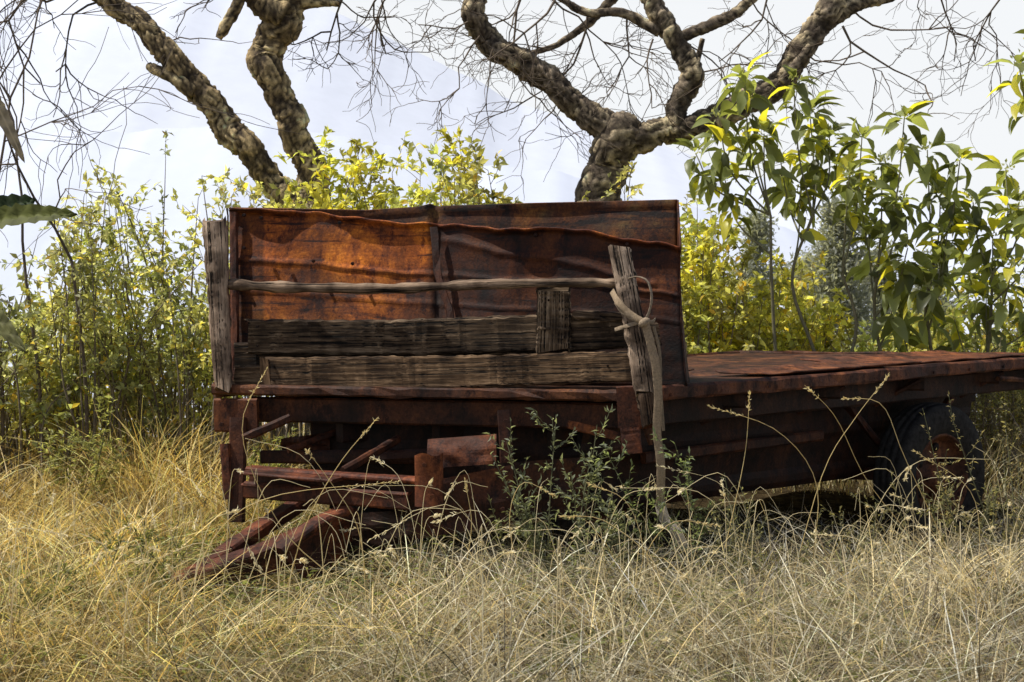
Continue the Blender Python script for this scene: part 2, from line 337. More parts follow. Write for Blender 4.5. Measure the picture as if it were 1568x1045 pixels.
mb.build('ground_weeds',[M_leaf])
mb=MB()
def stalk(pts,r=.0026,col=(.5,.4,.2),head=True):
    q=cr(pts,14); tube(mb,q,np.linspace(r,r*.45,14),4,0,col)
    if head:
        m=26; s=rng.uniform(.84,1,m)*13; i=s.astype(int).clip(0,12); o=q[i]+(q[i+1]-q[i])*(s-i)[:,None]
        d=nrm(nrm(q[13]-q[11])*.9+rng.normal(0,.4,(m,3)))
        inst(mb,*LEAF_S,o,d,rng.normal(0,1,(m,3)),np.full(m,.006),rng.uniform(.014,.028,m),np.tile(np.array(col)*1.1,(m,1)))
for L_ in [[(505,880,6.9),(440,820,6.9),(385,720,6.9),(372,640,6.9),(408,566,6.9)],
           [(440,900,7.1),(470,800,7.0),(520,710,7.0),(578,640,7.0)],
           [(560,880,7.1),(545,800,7.0),(500,730,7.0),(470,690,7.0)],
           [(1245,860,7.3),(1250,740,7.3),(1190,660,7.2),(1085,622,7.2)],
           [(1420,850,7.6),(1330,740,7.5),(1280,640,7.4),(1232,590,7.3)],
           [(1215,880,7.3),(1262,720,7.3),(1310,640,7.3),(1360,576,7.3)],
           [(1450,840,7.6),(1385,700,7.5),(1350,620,7.5),(1290,610,7.5)],
           [(715,860,7.2),(722,800,7.2),(712,736,7.2)],[(1110,840,7.2),(1140,700,7.2),(1148,600,7.2)],
           [(655,960,6.4),(640,990,6.3),(590,900,6.3),(540,860,6.3)],
           [(270,960,6.6),(330,820,6.7),(420,760,6.7),(610,738,6.8)],
           [(1015,880,7.0),(990,850,7.0),(1030,800,7.0),(1100,805,7.0)],
           [(1500,900,7.3),(1490,760,7.3),(1400,690,7.3)],
           [(800,900,7.1),(780,800,7.1),(800,740,7.1),(850,760,7.1)],[(960,930,6.8),(985,850,6.8),(960,770,6.8),(900,740,6.8)],
           [(150,1000,6.2),(210,900,6.3),(230,830,6.3),(290,800,6.3)],[(980,1000,6.2),(1010,880,6.3),(930,800,6.4),(860,790,6.4)]]:
    stalk([P(*a) for a in L_],.0028 if L_[0][0]<700 else .0024,(.7,.58,.3))
for i in range(320):
    d=rng.uniform(5.3,8.2); x=rng.uniform(-.42,.45)*d
    if under(np.array([x]),np.array([d]))[0]: continue
    H=rng.uniform(.3,.78)*(1.0 if d<7.8 else .8); a=rng.uniform(0,6.28); l=rng.uniform(.1,.8)*H
    b=np.array([x,d,gh(x,d)]); dd=np.array([math.cos(a),math.sin(a)*.5,0])
    stalk([b,b+dd*l*.2+[0,0,H*.5],b+dd*l*.6+[0,0,H*.9],b+dd*l*1.3+[0,0,H*rng.uniform(.65,1.05)]],rng.uniform(.0015,.0028),(.76,.68,.46),rng.uniform()<.4)
mb.build('grass_seed_stalks',[M_grass])
# ---------------- bark trees
def barkdisp(tint,amp=.13,sc=15.):
    tint=np.array(tint); so=rng.uniform(0,50)
    def fn(V,R,r,G):
        C=np.zeros_like(V); out=V.copy()
        for i in range(len(V)):
            p=Vector(V[i]); g=G[i]
            q=Vector((g[0]*sc*.42+so,g[1]*sc*1.15,g[2]*sc*1.15))
            q+=noise.noise_vector(q*.8)*.9+noise.noise_vector(q*2.3)*.3
            d,_=noise.voronoi(q); e=min(1,max(0,(d[1]-d[0])*3.4-.08))
            lum=noise.fractal(p*2.6,1,2,3); f2=noise.fractal(p*24,1,2,2)
            e2=e*(1 if noise.noise(p*8)>-.2 else .35)
            out[i]+=R[i]*min(r[i],.12)*(amp*1.5*(e2-.6)+.12*f2)+R[i]*r[i]*.14*lum
            pale=max(0,noise.noise(p*6+Vector((5,5,5)))+.16)
            c=np.array([.04,.028,.019])*(1-e2)+e2*(tint*(1+.5*lum)+np.array([.62,.50,.27])*pale)
            C[i]=np.clip(c*(1+.8*f2),.008,.78)
        return out,C
    return fn
def limb(mb,spec,D,tint,sides=34,step=.018,amp=.13):
    pts=[];rad=[]
    for k,s in enumerate(spec):
        dd=D+(s[3] if len(s)>3 else 0); pts.append(P(s[0],s[1],dd)); rad.append(s[2]/2/F*dd)
    pr=np.hstack([np.array(pts),np.array(rad)[:,None]])
    L_=np.linalg.norm(np.diff(pr[:,:3],axis=0),axis=1).sum(); n=max(8,int(L_/step))
    q=cr(pr,n)
    s_=np.linspace(0,L_,n); dx=np.array([[noise.noise(Vector((a*3.1,k*7.,pr[0,0]))) for k in range(3)] for a in s_])
    q[:,:3]+=dx*.5*q[:,3:4]
    tube(mb,q[:,:3],np.clip(q[:,3],.004,None),sides,0,disp=barkdisp(tint,amp),cap=True)
    return q
def twigs(mb,p,d,L_,r,depth,droop=0.,col=(.10,.075,.05),kids=(3,5),wig=.24):
    n=6; pts=[p]; ds=[]; d=nrm(d)
    for i in range(n):
        d=nrm(d+rng.normal(0,wig,3)*np.array([1,.8,1])+np.array([0,0,-droop])); ds.append(d); pts.append(pts[-1]+d*L_/n)
    tube(mb,pts,np.linspace(r,max(r*.45,.002),n+1),5 if r>.012 else 4,1,np.array(col)*rng.uniform(.7,1.3))
    if depth>0:
        for k in range(rng.integers(*kids)):
            i=rng.integers(1,n+1); dd=nrm(ds[i-1]*.9+rng.normal(0,.6,3)*np.array([1,.7,.8]))
            twigs(mb,pts[i],dd,L_*rng.uniform(.5,.8),r*.6,depth-1,droop,col,kids,wig)
def D3(a,b,D):
    return nrm(P(b[0],b[1],D)-P(a[0],a[1],D))
mb=MB(); D=12.3; tint=(.40,.29,.145)
limb(mb,[(478,520,76),(470,400,68),(458,330,58),(425,290,44),(385,240,42),(340,185,44),(300,135,42),(262,85,38),(215,35,34),(160,-5,32),(90,-60,30),(0,-130,26)],D,tint)
limb(mb,[(478,470,66,.05),(482,330,58,.05),(472,260,48,.05),(450,200,46,.0),(425,145,44),(402,95,46),(415,55,52),(436,20,54),(450,-30,48),(480,-120,44)],D,tint)
limb(mb,[(436,25,44),(400,5,38),(370,-30,30),(340,-90,24)],D-.1,tint,18)
limb(mb,[(300,140,26),(265,120,20),(236,106,16),(228,98,9)],D-.05,tint,14)
limb(mb,[(372,-20,22),(365,10,20),(345,45,18),(335,60,10)],D-.2,tint,14)
limb(mb,[(450,5,30),(490,3,16),(520,6,9)],D,tint,12)
for (a,b,l,r,dp) in [((160,0),(100,40),.9,.012,2),((120,-30),(50,20),1.1,.014,3),((90,-40),(0,0),1.2,.014,3),((500,-90),(560,-20),1.0,.014,3),((520,0),(575,25),.4,.008,2),((370,-40),(300,20),.5,.01,2),((600,-60),(580,10),.8,.012,3),((250,70),(330,20),.5,.007,1)]:
    twigs(mb,P(*a,D),D3(a,b,D),l,r,dp)
mb.build('acacia_tree',[M_bark,M_twig])
mb=MB(); D=13.2; tint=(.27,.21,.145)
limb(mb,[(905,480,96),(900,380,86),(912,310,74),(932,250,62),(950,205,62),(968,190,46)],D,tint)
limb(mb,[(955,225,52),(930,195,48),(895,170,42),(860,138,40),(815,105,40),(770,82,38),(738,52,40),(728,10,36),(740,-40,32),(760,-120,30)],D,tint)
limb(mb,[(945,235,52),(975,212,48),(1015,200,42),(1070,190,42),(1125,165,40),(1175,140,40),(1215,95,38),(1250,45,40),(1275,5,42),(1300,-60,36)],D,tint)
limb(mb,[(1035,195,34),(1040,150,38),(1062,110,36),(1048,75,34),(1020,45,32),(1000,15,30),(985,-30,28)],D,tint,20)
limb(mb,[(1040,60,18),(1085,40,20),(1125,20,18),(1160,-10,16)],D,tint,12)
limb(mb,[(1060,105,14),(1068,92,10),(1075,60,8)],D+.1,tint,10)
limb(mb,[(1255,35,30),(1310,8,22),(1370,-10,20),(1420,-50,16)],D,tint,14)
limb(mb,[(1195,125,14),(1225,90,14),(1240,70,12)],D-.2,tint,10)
limb(mb,[(1010,50,16),(950,20,14),(900,18,12),(850,-5,12)],D,tint,10)
limb(mb,[(960,-20,18),(900,35,14),(850,70,10),(800,85,8)],D+.3,tint,10)
T2=[((800,-10),(760,60),1.0,.013,3),((850,0),(830,60),.9,.012,3),((900,20),(870,90),1.0,.013,3),((850,70),(790,110),.7,.01,3),((735,20),(690,70),.7,.010,2),((735,55),(665,130),.6,.010,3),((755,75),(700,130),.5,.008,2),
((960,20),(940,110),.8,.010,3),((1000,60),(960,140),.7,.009,2),((1050,110),(1150,80),.9,.010,2),((1030,50),(1100,90),.9,.010,3),((1150,0),(1200,60),.9,.010,3),((1290,40),(1390,130),.95,.013,2),((1300,10),(1400,80),1.1,.012,2),
((1180,-20),(1120,50),.9,.010,3),((1230,80),(1310,110),.8,.009,2),((640,-60),(600,20),1.0,.012,3),((1420,-60),(1480,20),1.0,.012,3),((1560,-60),(1500,40),1.0,.012,3),((880,150),(930,110),.5,.006,2),((820,-20),(900,40),1.0,.012,3)]
for (a,b,l,r,dp) in T2: twigs(mb,P(*a,D+rng.uniform(-.4,.4)),D3(a,b,D)+np.array([0,rng.normal(0,.3),0]),l,r,dp,.02,(.14,.105,.075))
mb.build('acacia_tree',[M_bark,M_twig])
mb=MB(); D=11.2
BS=[((40,430),(30,250),1.9),((-20,350),(40,100),2.1),((110,400),(60,200),1.7)]
for (a,b,l) in BS:
    twigs(mb,P(*a,D),D3(a,b,D),l,.012,3,-.02,(.14,.11,.085),(3,5),.18)
    p=P(*a,D); g=p.copy(); g[0]+=.1; g[2]=gh(g[0],g[1])-.05; tube(mb,cr([g,(p+g)/2+[.05,0,0],p],8),np.linspace(.020,.012,8),6,1,(.14,.11,.085))
mb.build('bare_shrub',[M_bark,M_twig])
# ---------------- shrubs
def shrub(name,pxr,top,D,ns,leaf=(.05,.09),nl=15,ntw=8,cols=((.13,.15,.03),(.10,.13,.03)),bottom=600,dsp=.6,tw=.3,asp=.5,pw=1.,stemcol=(.2,.165,.12),mat=None):
    mb=MB(); O=[];Dd=[];C=[]
    tx=np.array([t[0] for t in top],float);ty=np.array([t[1] for t in top],float)
    for s in range(ns):
        px=rng.uniform(*pxr); tp=np.interp(px,tx,ty); py=tp+(bottom-tp)*rng.uniform(0,1)**pw+rng.normal(0,8); d=D+rng.uniform(-dsp,dsp)
        T=P(px,py,d); b=np.array([T[0]+rng.normal(0,.3),d+rng.normal(0,.12),0]); b[2]=gh(b[0],b[1])-.05
        if T[2]<.15: continue
        mid=(b+T)/2+rng.normal(0,.1,3); mid[2]+=.1
        q=cr([b,mid,T],10); tube(mb,q,np.linspace(.005+.004*T[2],.0025,10),4,1,stemcol)
        base=np.array(cols[rng.integers(len(cols))])*rng.uniform(.7,1.35)
        for k in range(ntw):
            u=rng.uniform(.45,1.0)*9; i=min(8,int(u)); o=q[i]+(q[i+1]-q[i])*(u-i)
            if k==0: o=q[9]
            dd=nrm(rng.normal(0,1,3)+np.array([0,0,.7])); L_=tw*rng.uniform(.5,1.2)
            e=o+dd*L_; m_=(o+e)/2+rng.normal(0,.03,3); w=cr([o,m_,e],5); tube(mb,w,np.linspace(.003,.0015,5),3,1,stemcol)
            uu=rng.uniform(.1,1,nl)*3.99; ii=uu.astype(int); oo=w[ii]+(w[ii+1]-w[ii])*(uu-ii)[:,None]
            O.append(oo); Dd.append(nrm(dd*.5+rng.normal(0,.7,(nl,3))+np.array([0,0,-.15])))
            C.append(base*rng.uniform(.55,1.45,(nl,1))*np.where(rng.uniform(0,1,(nl,1))<.05,np.array([[1.9,1.35,.6]]),1.))
    O=np.concatenate(O);Dd=np.concatenate(Dd);C=np.clip(np.concatenate(C),0,.7);n=len(O); s=rng.uniform(leaf[0],leaf[1],n)
    inst(mb,*LEAF_S,O,Dd,rng.normal(0,1,(n,3))+np.array([0,0,1.2]),s*asp,s,C)
    return mb.build(name,[mat or M_leaf,M_twig])
YG=((.38,.38,.15),(.32,.35,.15),(.42,.40,.18)); GG=((.30,.32,.19),(.26,.28,.17),(.36,.36,.22)); BR=((.42,.40,.09),(.37,.38,.10))
shrub('leafy_shrub',(-80,140),[(-80,400),(0,410),(60,360),(140,330)],11.6,72,cols=YG+GG,bottom=660,nl=13)
shrub('leafy_shrub',(110,370),[(110,320),(160,235),(200,310),(250,235),(290,215),(330,270),(370,290)],12.0,105,cols=GG+YG,bottom=640,nl=12,pw=.85,leaf=(.04,.085))
shrub('leafy_shrub',(-60,360),[(-60,480),(360,430)],13.2,65,cols=GG+YG,bottom=640,nl=14,leaf=(.06,.1))
shrub('leafy_shrub',(490,610),[(490,230),(545,190),(580,240),(610,260)],11.4,42,cols=BR,bottom=430,nl=17,leaf=(.055,.1),pw=.9)
shrub('leafy_shrub',(600,775),[(600,270),(690,235),(730,240),(770,225),(785,260)],11.6,72,cols=BR+YG,bottom=430,nl=17,leaf=(.055,.1),pw=.75)
shrub('leafy_shrub',(360,480),[(360,270),(420,290),(480,300)],11.6,30,cols=YG,bottom=430,nl=14)
shrub('leafy_shrub',(860,1040),[(860,310),(900,300),(990,235),(1010,270),(1040,320)],12.2,24,cols=BR+YG,bottom=440,nl=12,leaf=(.05,.08),dsp=.4)
shrub('leafy_shrub',(1030,1290),[(1030,315),(1080,310),(1130,400),(1180,390),(1230,430),(1290,490)],12.8,170,cols=BR+YG,bottom=610,nl=15,leaf=(.055,.1))
shrub('leafy_shrub',(1290,1640),[(1290,510),(1400,480),(1500,430),(1640,400)],13.4,130,cols=YG+GG,bottom=620,nl=15,leaf=(.055,.1))
shrub('dry_scrub',(1440,1640),[(1440,560),(1640,500)],11.9,80,cols=((.34,.31,.17),(.3,.28,.15),(.2,.2,.1)),bottom=720,nl=12,leaf=(.025,.045),dsp=.35)
def broad(name,heads,D,roots):
    mb=MB();O=[];Dd=[];U=[];C=[]
    R=[]
    for rx,ry,jx,jy in roots:
        g=P(rx,ry,D+.1); g[2]=gh(g[0],g[1])-.03; j=P(jx,jy,D); q=cr([g,(g*.6+j*.4)+np.array([rng.normal(0,.12),0,0]),g*.25+j*.75+np.array([rng.normal(0,.08),0,0]),j],16); tube(mb,q,np.linspace(.020,.011,16),7,1,(.2,.18,.11)); R.append(q[[int(k*15/13) for k in range(14)]])
    for h in heads:
        d=D+rng.uniform(-.35,.6); T=P(h[0],h[1],d)
        best=min(R,key=lambda q:abs(q[-1][0]-T[0])+ (2 if q[-1][2]>T[2] else 0)*.15); i=int(np.clip((T[2]-.55)/best[-1][2]*13,4,13)); a=best[i]
        md=a*.5+T*.5+np.array([(T[0]-a[0])*.25,0,-.05]); q=cr([a,md,T],12); tube(mb,q,np.linspace(.010,.005,12),5,1,(.2,.19,.11))
        nn=rng.integers(20,30)
        for k in range(nn):
            u=1-.5*rng.uniform()**1.3 if k>6 else 1.; i=min(10,int(u*11)); o=q[i]+(q[i+1]-q[i])*(u*11-i)
            a_=rng.uniform(0,6.28); el=rng.normal(-.5,.5) if k>4 else rng.uniform(.0,.9)
            dr=np.array([math.cos(a_)*math.cos(el),math.sin(a_)*math.cos(el),math.sin(el)])
            O.append(o+dr*rng.uniform(.01,.07)); Dd.append(dr); U.append([0,0,1.])
            c=np.array([.17,.19,.08])*rng.uniform(.35,1.7)
            if rng.uniform()<.14: c=np.array([.50,.46,.06])
            C.append(c)
        nb=16; o=T+rng.normal(0,.025,(nb,3))+[0,0,.03]; inst(mb,*LEAF_S,o,nrm(rng.normal(0,1,(nb,3))+[0,0,1]),rng.normal(0,1,(nb,3)),np.full(nb,.025),np.full(nb,.04),np.tile([.28,.29,.16],(nb,1)))
    n=len(O); O=np.array(O);Dd=np.array(Dd)+rng.normal(0,.1,(n,3)); s=rng.uniform(.15,.28,n)
    tv=LEAF_L[0].copy(); tv[:,2]-=.12*tv[:,1]**2
    inst(mb,tv,LEAF_L[1],O,Dd,np.array(U)+rng.normal(0,.35,(n,3)),s*.42,s,np.array(C))
    return mb.build(name,[M_bigleaf,M_twig])
H1=[(1140,120),(1215,125),(1240,170),(1170,205),(1100,180),(1065,235),(1195,245),(1250,240),(1110,275),(1270,205),(1150,155),(1225,295)]
H2=[(1385,180),(1320,210),(1350,250),(1300,270),(1420,230),(1470,245),(1440,300),(1380,310),(1320,320),(1490,310),(1540,260),(1560,310),(1520,360),(1450,360),(1390,380),(1330,360),(1480,410),(1550,410),(1420,440),(1370,445),(1590,345),(1510,455),(1580,465),(1460,485),(1380,505),(1440,405)]
broad('broadleaf_shrub',H1,12.0,[(1225,620,1180,330),(1245,620,1245,330)])
broad('broadleaf_shrub',H2,11.95,[(1330,620,1345,400),(1480,620,1430,400),(1540,620,1520,420),(1350,620,1290,420)])
broad('broadleaf_shrub',[(1560,100),(1590,60),(1600,140)],11.9,[(1660,620,1640,200)])
mb=MB()
def bleaf(p0,p1,w,sag,col):
    p0=P(*p0);p1=P(*p1); mid=(p0+p1)/2+[0,0,sag]; q=cr([p0,mid,p1],26); t,S,B=frames(q,np.cross(p1-p0,[0,-1.,.6]))
    V=[];C=[]
    for i in range(26):
        u=i/25; ww=w*math.sin(math.pi*min(1,u*.93+.07))**.6*(1+.12*math.sin(i*3.3))
        for j,a in enumerate(np.linspace(-1,1,9)):
            V.append(q[i]+S[i]*ww*a+B[i]*(-abs(a)*ww*.35)+B[i]*.014*math.sin(i*2.1+j)); C.append(np.array(col)*(1.5 if j==4 else 1+.3*math.sin(i*1.7)))
    i=np.arange(25)[:,None]*9; j=np.arange(8)[None]; f=np.stack([i+j,i+9+j,i+10+j,i+j+1],-1).reshape(-1,4)
    mb.add(np.array(V),[f],np.array(C))
bleaf((-90,365,9.6),(118,328,9.4),.085,.05,(.10,.11,.03)); bleaf((-90,390,9.6),(55,305,9.9),.12,.06,(.03,.045,.02))
bleaf((-90,450,9.6),(40,540,9.3),.07,.1,(.14,.14,.06)); bleaf((-40,100,9.6),(38,250,9.6),.045,.03,(.30,.25,.20))
p=P(-90,420,9.6); g=p.copy(); g[2]=0; tube(mb,cr([g,(p+g)/2,p],10),np.linspace(.12,.06,10),12,0,(.12,.12,.05))
mb.build('banana_plant',[M_banana])
def pine(px,top,D,w,seed):
    mb=MB(); T=P(px,top,D); b=T.copy(); b[2]=gh(b[0],b[1])-.2; H=T[2]-b[2]
    tube(mb,cr([b,(b+T)/2,T],10),np.linspace(.22,.03,10),8,1,(.24,.23,.22))
    O=[];Dd=[]
    for k in range(300):
        u=rng.uniform(.25,1); r=w*(1.1-u)*rng.uniform(.2,1)*(1+.3*math.sin(u*23+seed)); a=rng.uniform(0,6.28)
        c=b+[math.cos(a)*r,math.sin(a)*r,u*H]; m=40
        O.append(c+rng.normal(0,.2,(m,3))); Dd.append(nrm(rng.normal(0,1,(m,3))+[math.cos(a)*.5,math.sin(a)*.5,.3]))
    O=np.concatenate(O);Dd=np.concatenate(Dd);n=len(O)
    inst(mb,*LEAF_S,O,Dd,rng.normal(0,1,(n,3)),np.full(n,.08),rng.uniform(.15,.3,n),np.array([[.27,.28,.26]])*rng.uniform(.6,1.3,(n,1)))
    mb.build('pine_tree',[M_leaf,M_twig])
pine(1285,320,42,2.6,0.); pine(1160,335,55,2.4,2.); pine(1345,390,48,2.3,4.); pine(1235,400,50,2.3,5.); pine(1420,400,52,2.6,1.)
# ---------------- trailer
tr=bpy.data.objects.new('rusty_farm_trailer',None); bpy.context.scene.collection.objects.link(tr)
def T(s,b,z):
    q=TFR+es*s+eb*b; return np.array([q[0],q[1],z])
def Dh(px): return 8.5-.6*(px-330)/635.
def zd(s): return 1.045+.018*s
mb=MB()
def deckf(u,v):
    s=u*4.6; b=v*2.49; z=zd(s)+.006*noise.noise(Vector((s*2.2,b*2.2,0)))+.003*noise.noise(Vector((s*7,b*7,2)))
    return T(s,b,z)
grid(mb,deckf,60,34,colf=lambda u,v:np.array([1,1,1])*(1.0+.5*noise.noise(Vector((u*9,v*5,1)))))
ob=mb.build('deck_plate',[M_rust],tr); md=ob.modifiers.new('s','SOLIDIFY'); md.thickness=.012; md.offset=-1
mb=MB()
beam(mb,[T(-.02,-.02,zd(0)-.028),T(-.02,2.5,zd(0)-.028)],.05,.06,seg=26,wob=.003,col=(.85,.8,.75))
beam(mb,[T(0.03,-.02,zd(0)-.02),T(1.5,-.03,zd(1.5)-.03),T(3,-.02,zd(3)-.02),T(4.62,-.02,zd(4.6)-.03)],.05,.085,seg=34,wob=.003,col=(1.4,1.3,1.3))
beam(mb,[T(4.62,-.02,zd(4.6)-.03),T(4.62,2.5,zd(4.6)-.03)],.05,.09,seg=20,wob=.004)
beam(mb,[T(0,2.51,zd(0)-.03),T(4.62,2.51,zd(4.6)-.03)],.05,.09,seg=20,wob=.004)
beam(mb,[T(.12,.05,zd(0)-.15),T(.12,2.4,zd(0)-.15)],.05,.15,seg=20,wob=.001,col=(.7,.6,.5))
beam(mb,[T(.2,.18,zd(.2)-.15),T(4.4,.18,zd(4.4)-.16)],.06,.16,seg=20,wob=.002,col=(.32,.3,.28))  # beams below the deck get dark tints, painting in the shade under it
beam(mb,[T(.2,2.3,zd(.2)-.15),T(4.4,2.3,zd(4.4)-.16)],.06,.16,seg=20,wob=.003,col=(.4,.4,.4))
for s in (1.0,1.9,2.8,3.7): beam(mb,[T(s,.03,zd(s)-.11),T(s,2.4,zd(s)-.11)],.06,.1,seg=8,wob=.001,col=(.4,.4,.4))
for s in (1.0,1.9,2.7,3.7): beam(mb,[T(s,.0,zd(s)-.08),T(s,.3,zd(s)-.26)],.05,.03,seg=4,wob=.001,col=(.6,.5,.45))
for b in (.6,1.3,1.9): beam(mb,[T(.2,b,.78),T(4.4,b,.86)],.08,.16,seg=10,col=(.3,.27,.27))
mb.build('deck_frame',[M_rust],tr,smooth=False)
mb=MB()
def loose(s0,b0,ls,lb,lift,seed,col):
    def f(u,v):
        s=s0+ls*u; b=b0+lb*v
        z=zd(s)+.014+lift*(.5+.5*noise.noise(Vector((u*1.5,v*1.5,seed))))+.008*noise.noise(Vector((u*7,v*5,seed)))+.02*abs(2*v-1)**4
        return T(s+.03*noise.noise(Vector((v*6,seed,0))),b+.02*noise.noise(Vector((u*8,seed,3))),z)
    grid(mb,f,26,12,col=col)
loose(.35,.55,.95,.9,.05,1.,(1.0,.9,.85)); loose(1.45,.02,1.3,.5,.018,7.,(1.5,1.4,1.3)); loose(2.9,.02,1.65,.9,.012,9.,(1.7,1.5,1.4)); 
ob=mb.build('loose_sheet',[M_rust],tr); md=ob.modifiers.new('s','SOLIDIFY'); md.thickness=.008
mb=MB()
tx=[352,400,480,560,620,690,760,850,920,950,1000,1034]; ty=[320,323,326,337,344,344,354,352,360,370,372,382]
def sheet(u,v):
    px=352+u*(1036-352); D0=Dh(px)+.28; D1=Dh(px)+.54
    lx=px+(v<1)*(1-v)*14*max(0,(u-.9)*10)
    bot=P(lx,588-10*u,D0); bot[2]=1.06; top=P(px,np.interp(px,tx,ty)+4*noise.noise(Vector((u*22,3,1))),D1)
    p=bot*(1-v)+top*v
    n_=.018*noise.noise(Vector((u*4,v*2.5,1)))+.006*noise.noise(Vector((u*16,v*9,2)))
    n_+= -.013*math.exp(-((v-.70+.05*u)/.012)**2) + -.010*math.exp(-((v-.52+.06*u)/.010)**2)
    n_+= .03*math.exp(-((u-.465)/.006)**2)
    n_+= -.012*math.exp(-((v-(1.0-.42*(u-.25)))/.02)**2)*(1 if .25<u<.95 else 0)
    if u>.465: n_-= .13*v*min(1,(u-.465)*6)
    if v>.97: n_-=.05*(.9+1.1*noise.noise(Vector((u*7,1,4))))*(v-.97)/.03
    p[1]+=n_
    return p
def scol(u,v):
    a=1.2 if u<.46 else .17  # right half tinted dark: its shade is painted into the rust colour
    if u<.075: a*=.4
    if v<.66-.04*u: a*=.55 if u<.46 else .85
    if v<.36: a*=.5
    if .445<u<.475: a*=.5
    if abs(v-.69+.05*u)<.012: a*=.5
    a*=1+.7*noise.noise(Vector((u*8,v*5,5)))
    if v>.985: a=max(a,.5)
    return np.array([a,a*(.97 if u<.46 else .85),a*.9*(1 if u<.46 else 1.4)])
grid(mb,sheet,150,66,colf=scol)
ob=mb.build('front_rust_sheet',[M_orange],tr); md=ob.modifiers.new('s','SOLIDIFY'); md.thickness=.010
mb=MB()
bx=[352,560,640,660,668,800,1034]; by=[319,323,318,313,317,313,307]
def sheet2(u,v):
    px=352+u*(1036-352); D0=Dh(px)+.62; D1=Dh(px)+.86
    lx=px+18*(1-v)*max(0,(u-.9)*10)
    bot=P(lx,580,D0); bot[2]=1.06; top=P(px,np.interp(px,bx,by),D1); p=bot*(1-v)+top*v
    p[1]+=.03*noise.noise(Vector((u*4,v*3,8)))+.03*math.exp(-((u-.46)/.01)**2)-(.03 if v>.98 else 0)
    return p
grid(mb,sheet2,120,30,colf=lambda u,v:np.array([.30,.32,.45])*(1+.5*noise.noise(Vector((u*9,v*6,1))))+np.array([.0,.25,1.4])*max(0,noise.noise(Vector((u*22,v*12,9))))*(u>.4)*2)
def ret(u,v):
    a=sheet(1,v);b=sheet2(1,v); p=a*(1-u)+b*u; p[0]+=.01; return p
grid(mb,ret,6,24,col=(.2,.18,.22))
def retl(u,v):
    a=sheet(0,v);b=sheet2(0,v); p=a*(1-u)+b*u; p[0]-=.008; return p
grid(mb,retl,6,24,col=(.25,.22,.25))
ob=mb.build('back_rust_sheet',[M_orange],tr); md=ob.modifiers.new('s','SOLIDIFY'); md.thickness=.010
mb=MB()
beam(mb,[P(664,348,Dh(664)+.46),P(670,420,Dh(672)+.36),P(690,480,Dh(690)+.28),P(692,580,Dh(690)+.22)],.045,.012,side=(1,0,0),seg=14,wob=.002,col=(.5,.38,.3))
beam(mb,[P(358,326,Dh(359)+.48),P(361,590,Dh(362)+.22)],.05,.04,side=(1,0,0),seg=14,wob=.002,col=(.8,.6,.5))
for px,py in [(374,330),(400,334),(374,380),(376,440),(520,342),(820,360),(960,374),(480,400),(540,404)]:
    c=P(px,py,Dh(px)+.40); tube(mb,[c,c-[0,.03,0]],[.012,.009],8,0,(.5,.4,.4),cap=True)
mb.build('sheet_stiffener',[M_rust],tr,smooth=False)
mb=MB()
def fb(px): return Dh(px)+.06
beam(mb,[P(378,516,fb(378)+.05),P(600,517,fb(600)+.05),P(955,506,fb(955)+.05)],.205,.045,side=(0,0,1),seg=60,wob=.0032,rag=.03,col=(.85,.85,.84))
beam(mb,[P(358,545,fb(358)+.10),P(640,540,fb(640)+.10),P(1008,512,fb(1008)+.10)],.16,.03,side=(0,0,1),seg=40,wob=.003,rag=.02,col=(.4,.37,.35),w1=.13)
beam(mb,[P(362,580,fb(362)+.02),P(415,578,fb(415)+.02)],.15,.045,side=(0,0,1),seg=8,wob=.003,rag=.03,col=(.7,.66,.6))
beam(mb,[P(408,574,fb(408)-.03),P(700,570,fb(700)-.03),P(980,561,fb(980)-.03)],.205,.05,side=(0,0,1),seg=60,wob=.0032,rag=.04,col=(1.25,1.15,1.02),w1=.17)
beam(mb,[P(848,442,fb(848)-.02),P(848,490,fb(848)-.02),P(846,535,fb(846)-.02)],.19,.035,side=(1,0,0),seg=24,wob=.003,rag=.03,col=(1.3,1.35,1.4))
beam(mb,[P(880,482,fb(880)+.0),P(975,488,fb(975)+.0)],.05,.03,side=(0,0,1),seg=8,wob=.004,rag=.02,col=(1.,1.,1.))
for px,py in [(420,560),(420,582),(840,460),(860,520),(930,560),(395,500),(395,530)]:
    c=P(px,py,fb(px)-.03); tube(mb,[c,c-[0,.035,0]],[.007,.007],6,0,(.2,.15,.12),cap=True)
mb.build('headboard_planks',[M_wood],tr,smooth=False)
mb=MB()
beam(mb,[P(329,338,8.52),P(334,430,8.50),P(338,520,8.48),P(343,598,8.46)],.135,.10,side=(1,0,0),seg=34,wob=.003,rag=.03,col=(1.3,1.2,1.1),w1=.10)
beam(mb,[P(948,380,7.86),P(962,450,7.84),P(976,530,7.82),P(986,600,7.80)],.12,.07,side=(1,0,0),seg=34,wob=.003,rag=.03,col=(1.1,1.03,.96),w1=.105)
beam(mb,[P(986,596,7.80),P(994,650,7.80)],.10,.06,side=(1,0,0),seg=8,wob=.003,rag=.02,col=(.4,.33,.28),w1=.08)
q=cr([P(352,436,8.5),P(450,441,8.4),P(600,442,8.26),P(700,438,8.15),P(800,434,8.05),P(900,433,7.97),P(945,434,7.93)],60)
def logd(V,R,r,T_):
    o=V.copy();C=np.zeros_like(V)
    for i in range(len(V)):
        nn=noise.fractal(Vector(V[i]*7),1,2,3); o[i]+=R[i]*r[i]*.35*nn; C[i]=np.array([.68,.6,.52])*(1+.5*nn)
    return o,C
tube(mb,q,np.linspace(.032,.026,60)+.003*np.sin(np.arange(60)*.9),12,0,disp=logd,cap=True)
mb.build('wooden_posts_and_rail',[M_grey],tr)
mb=MB()
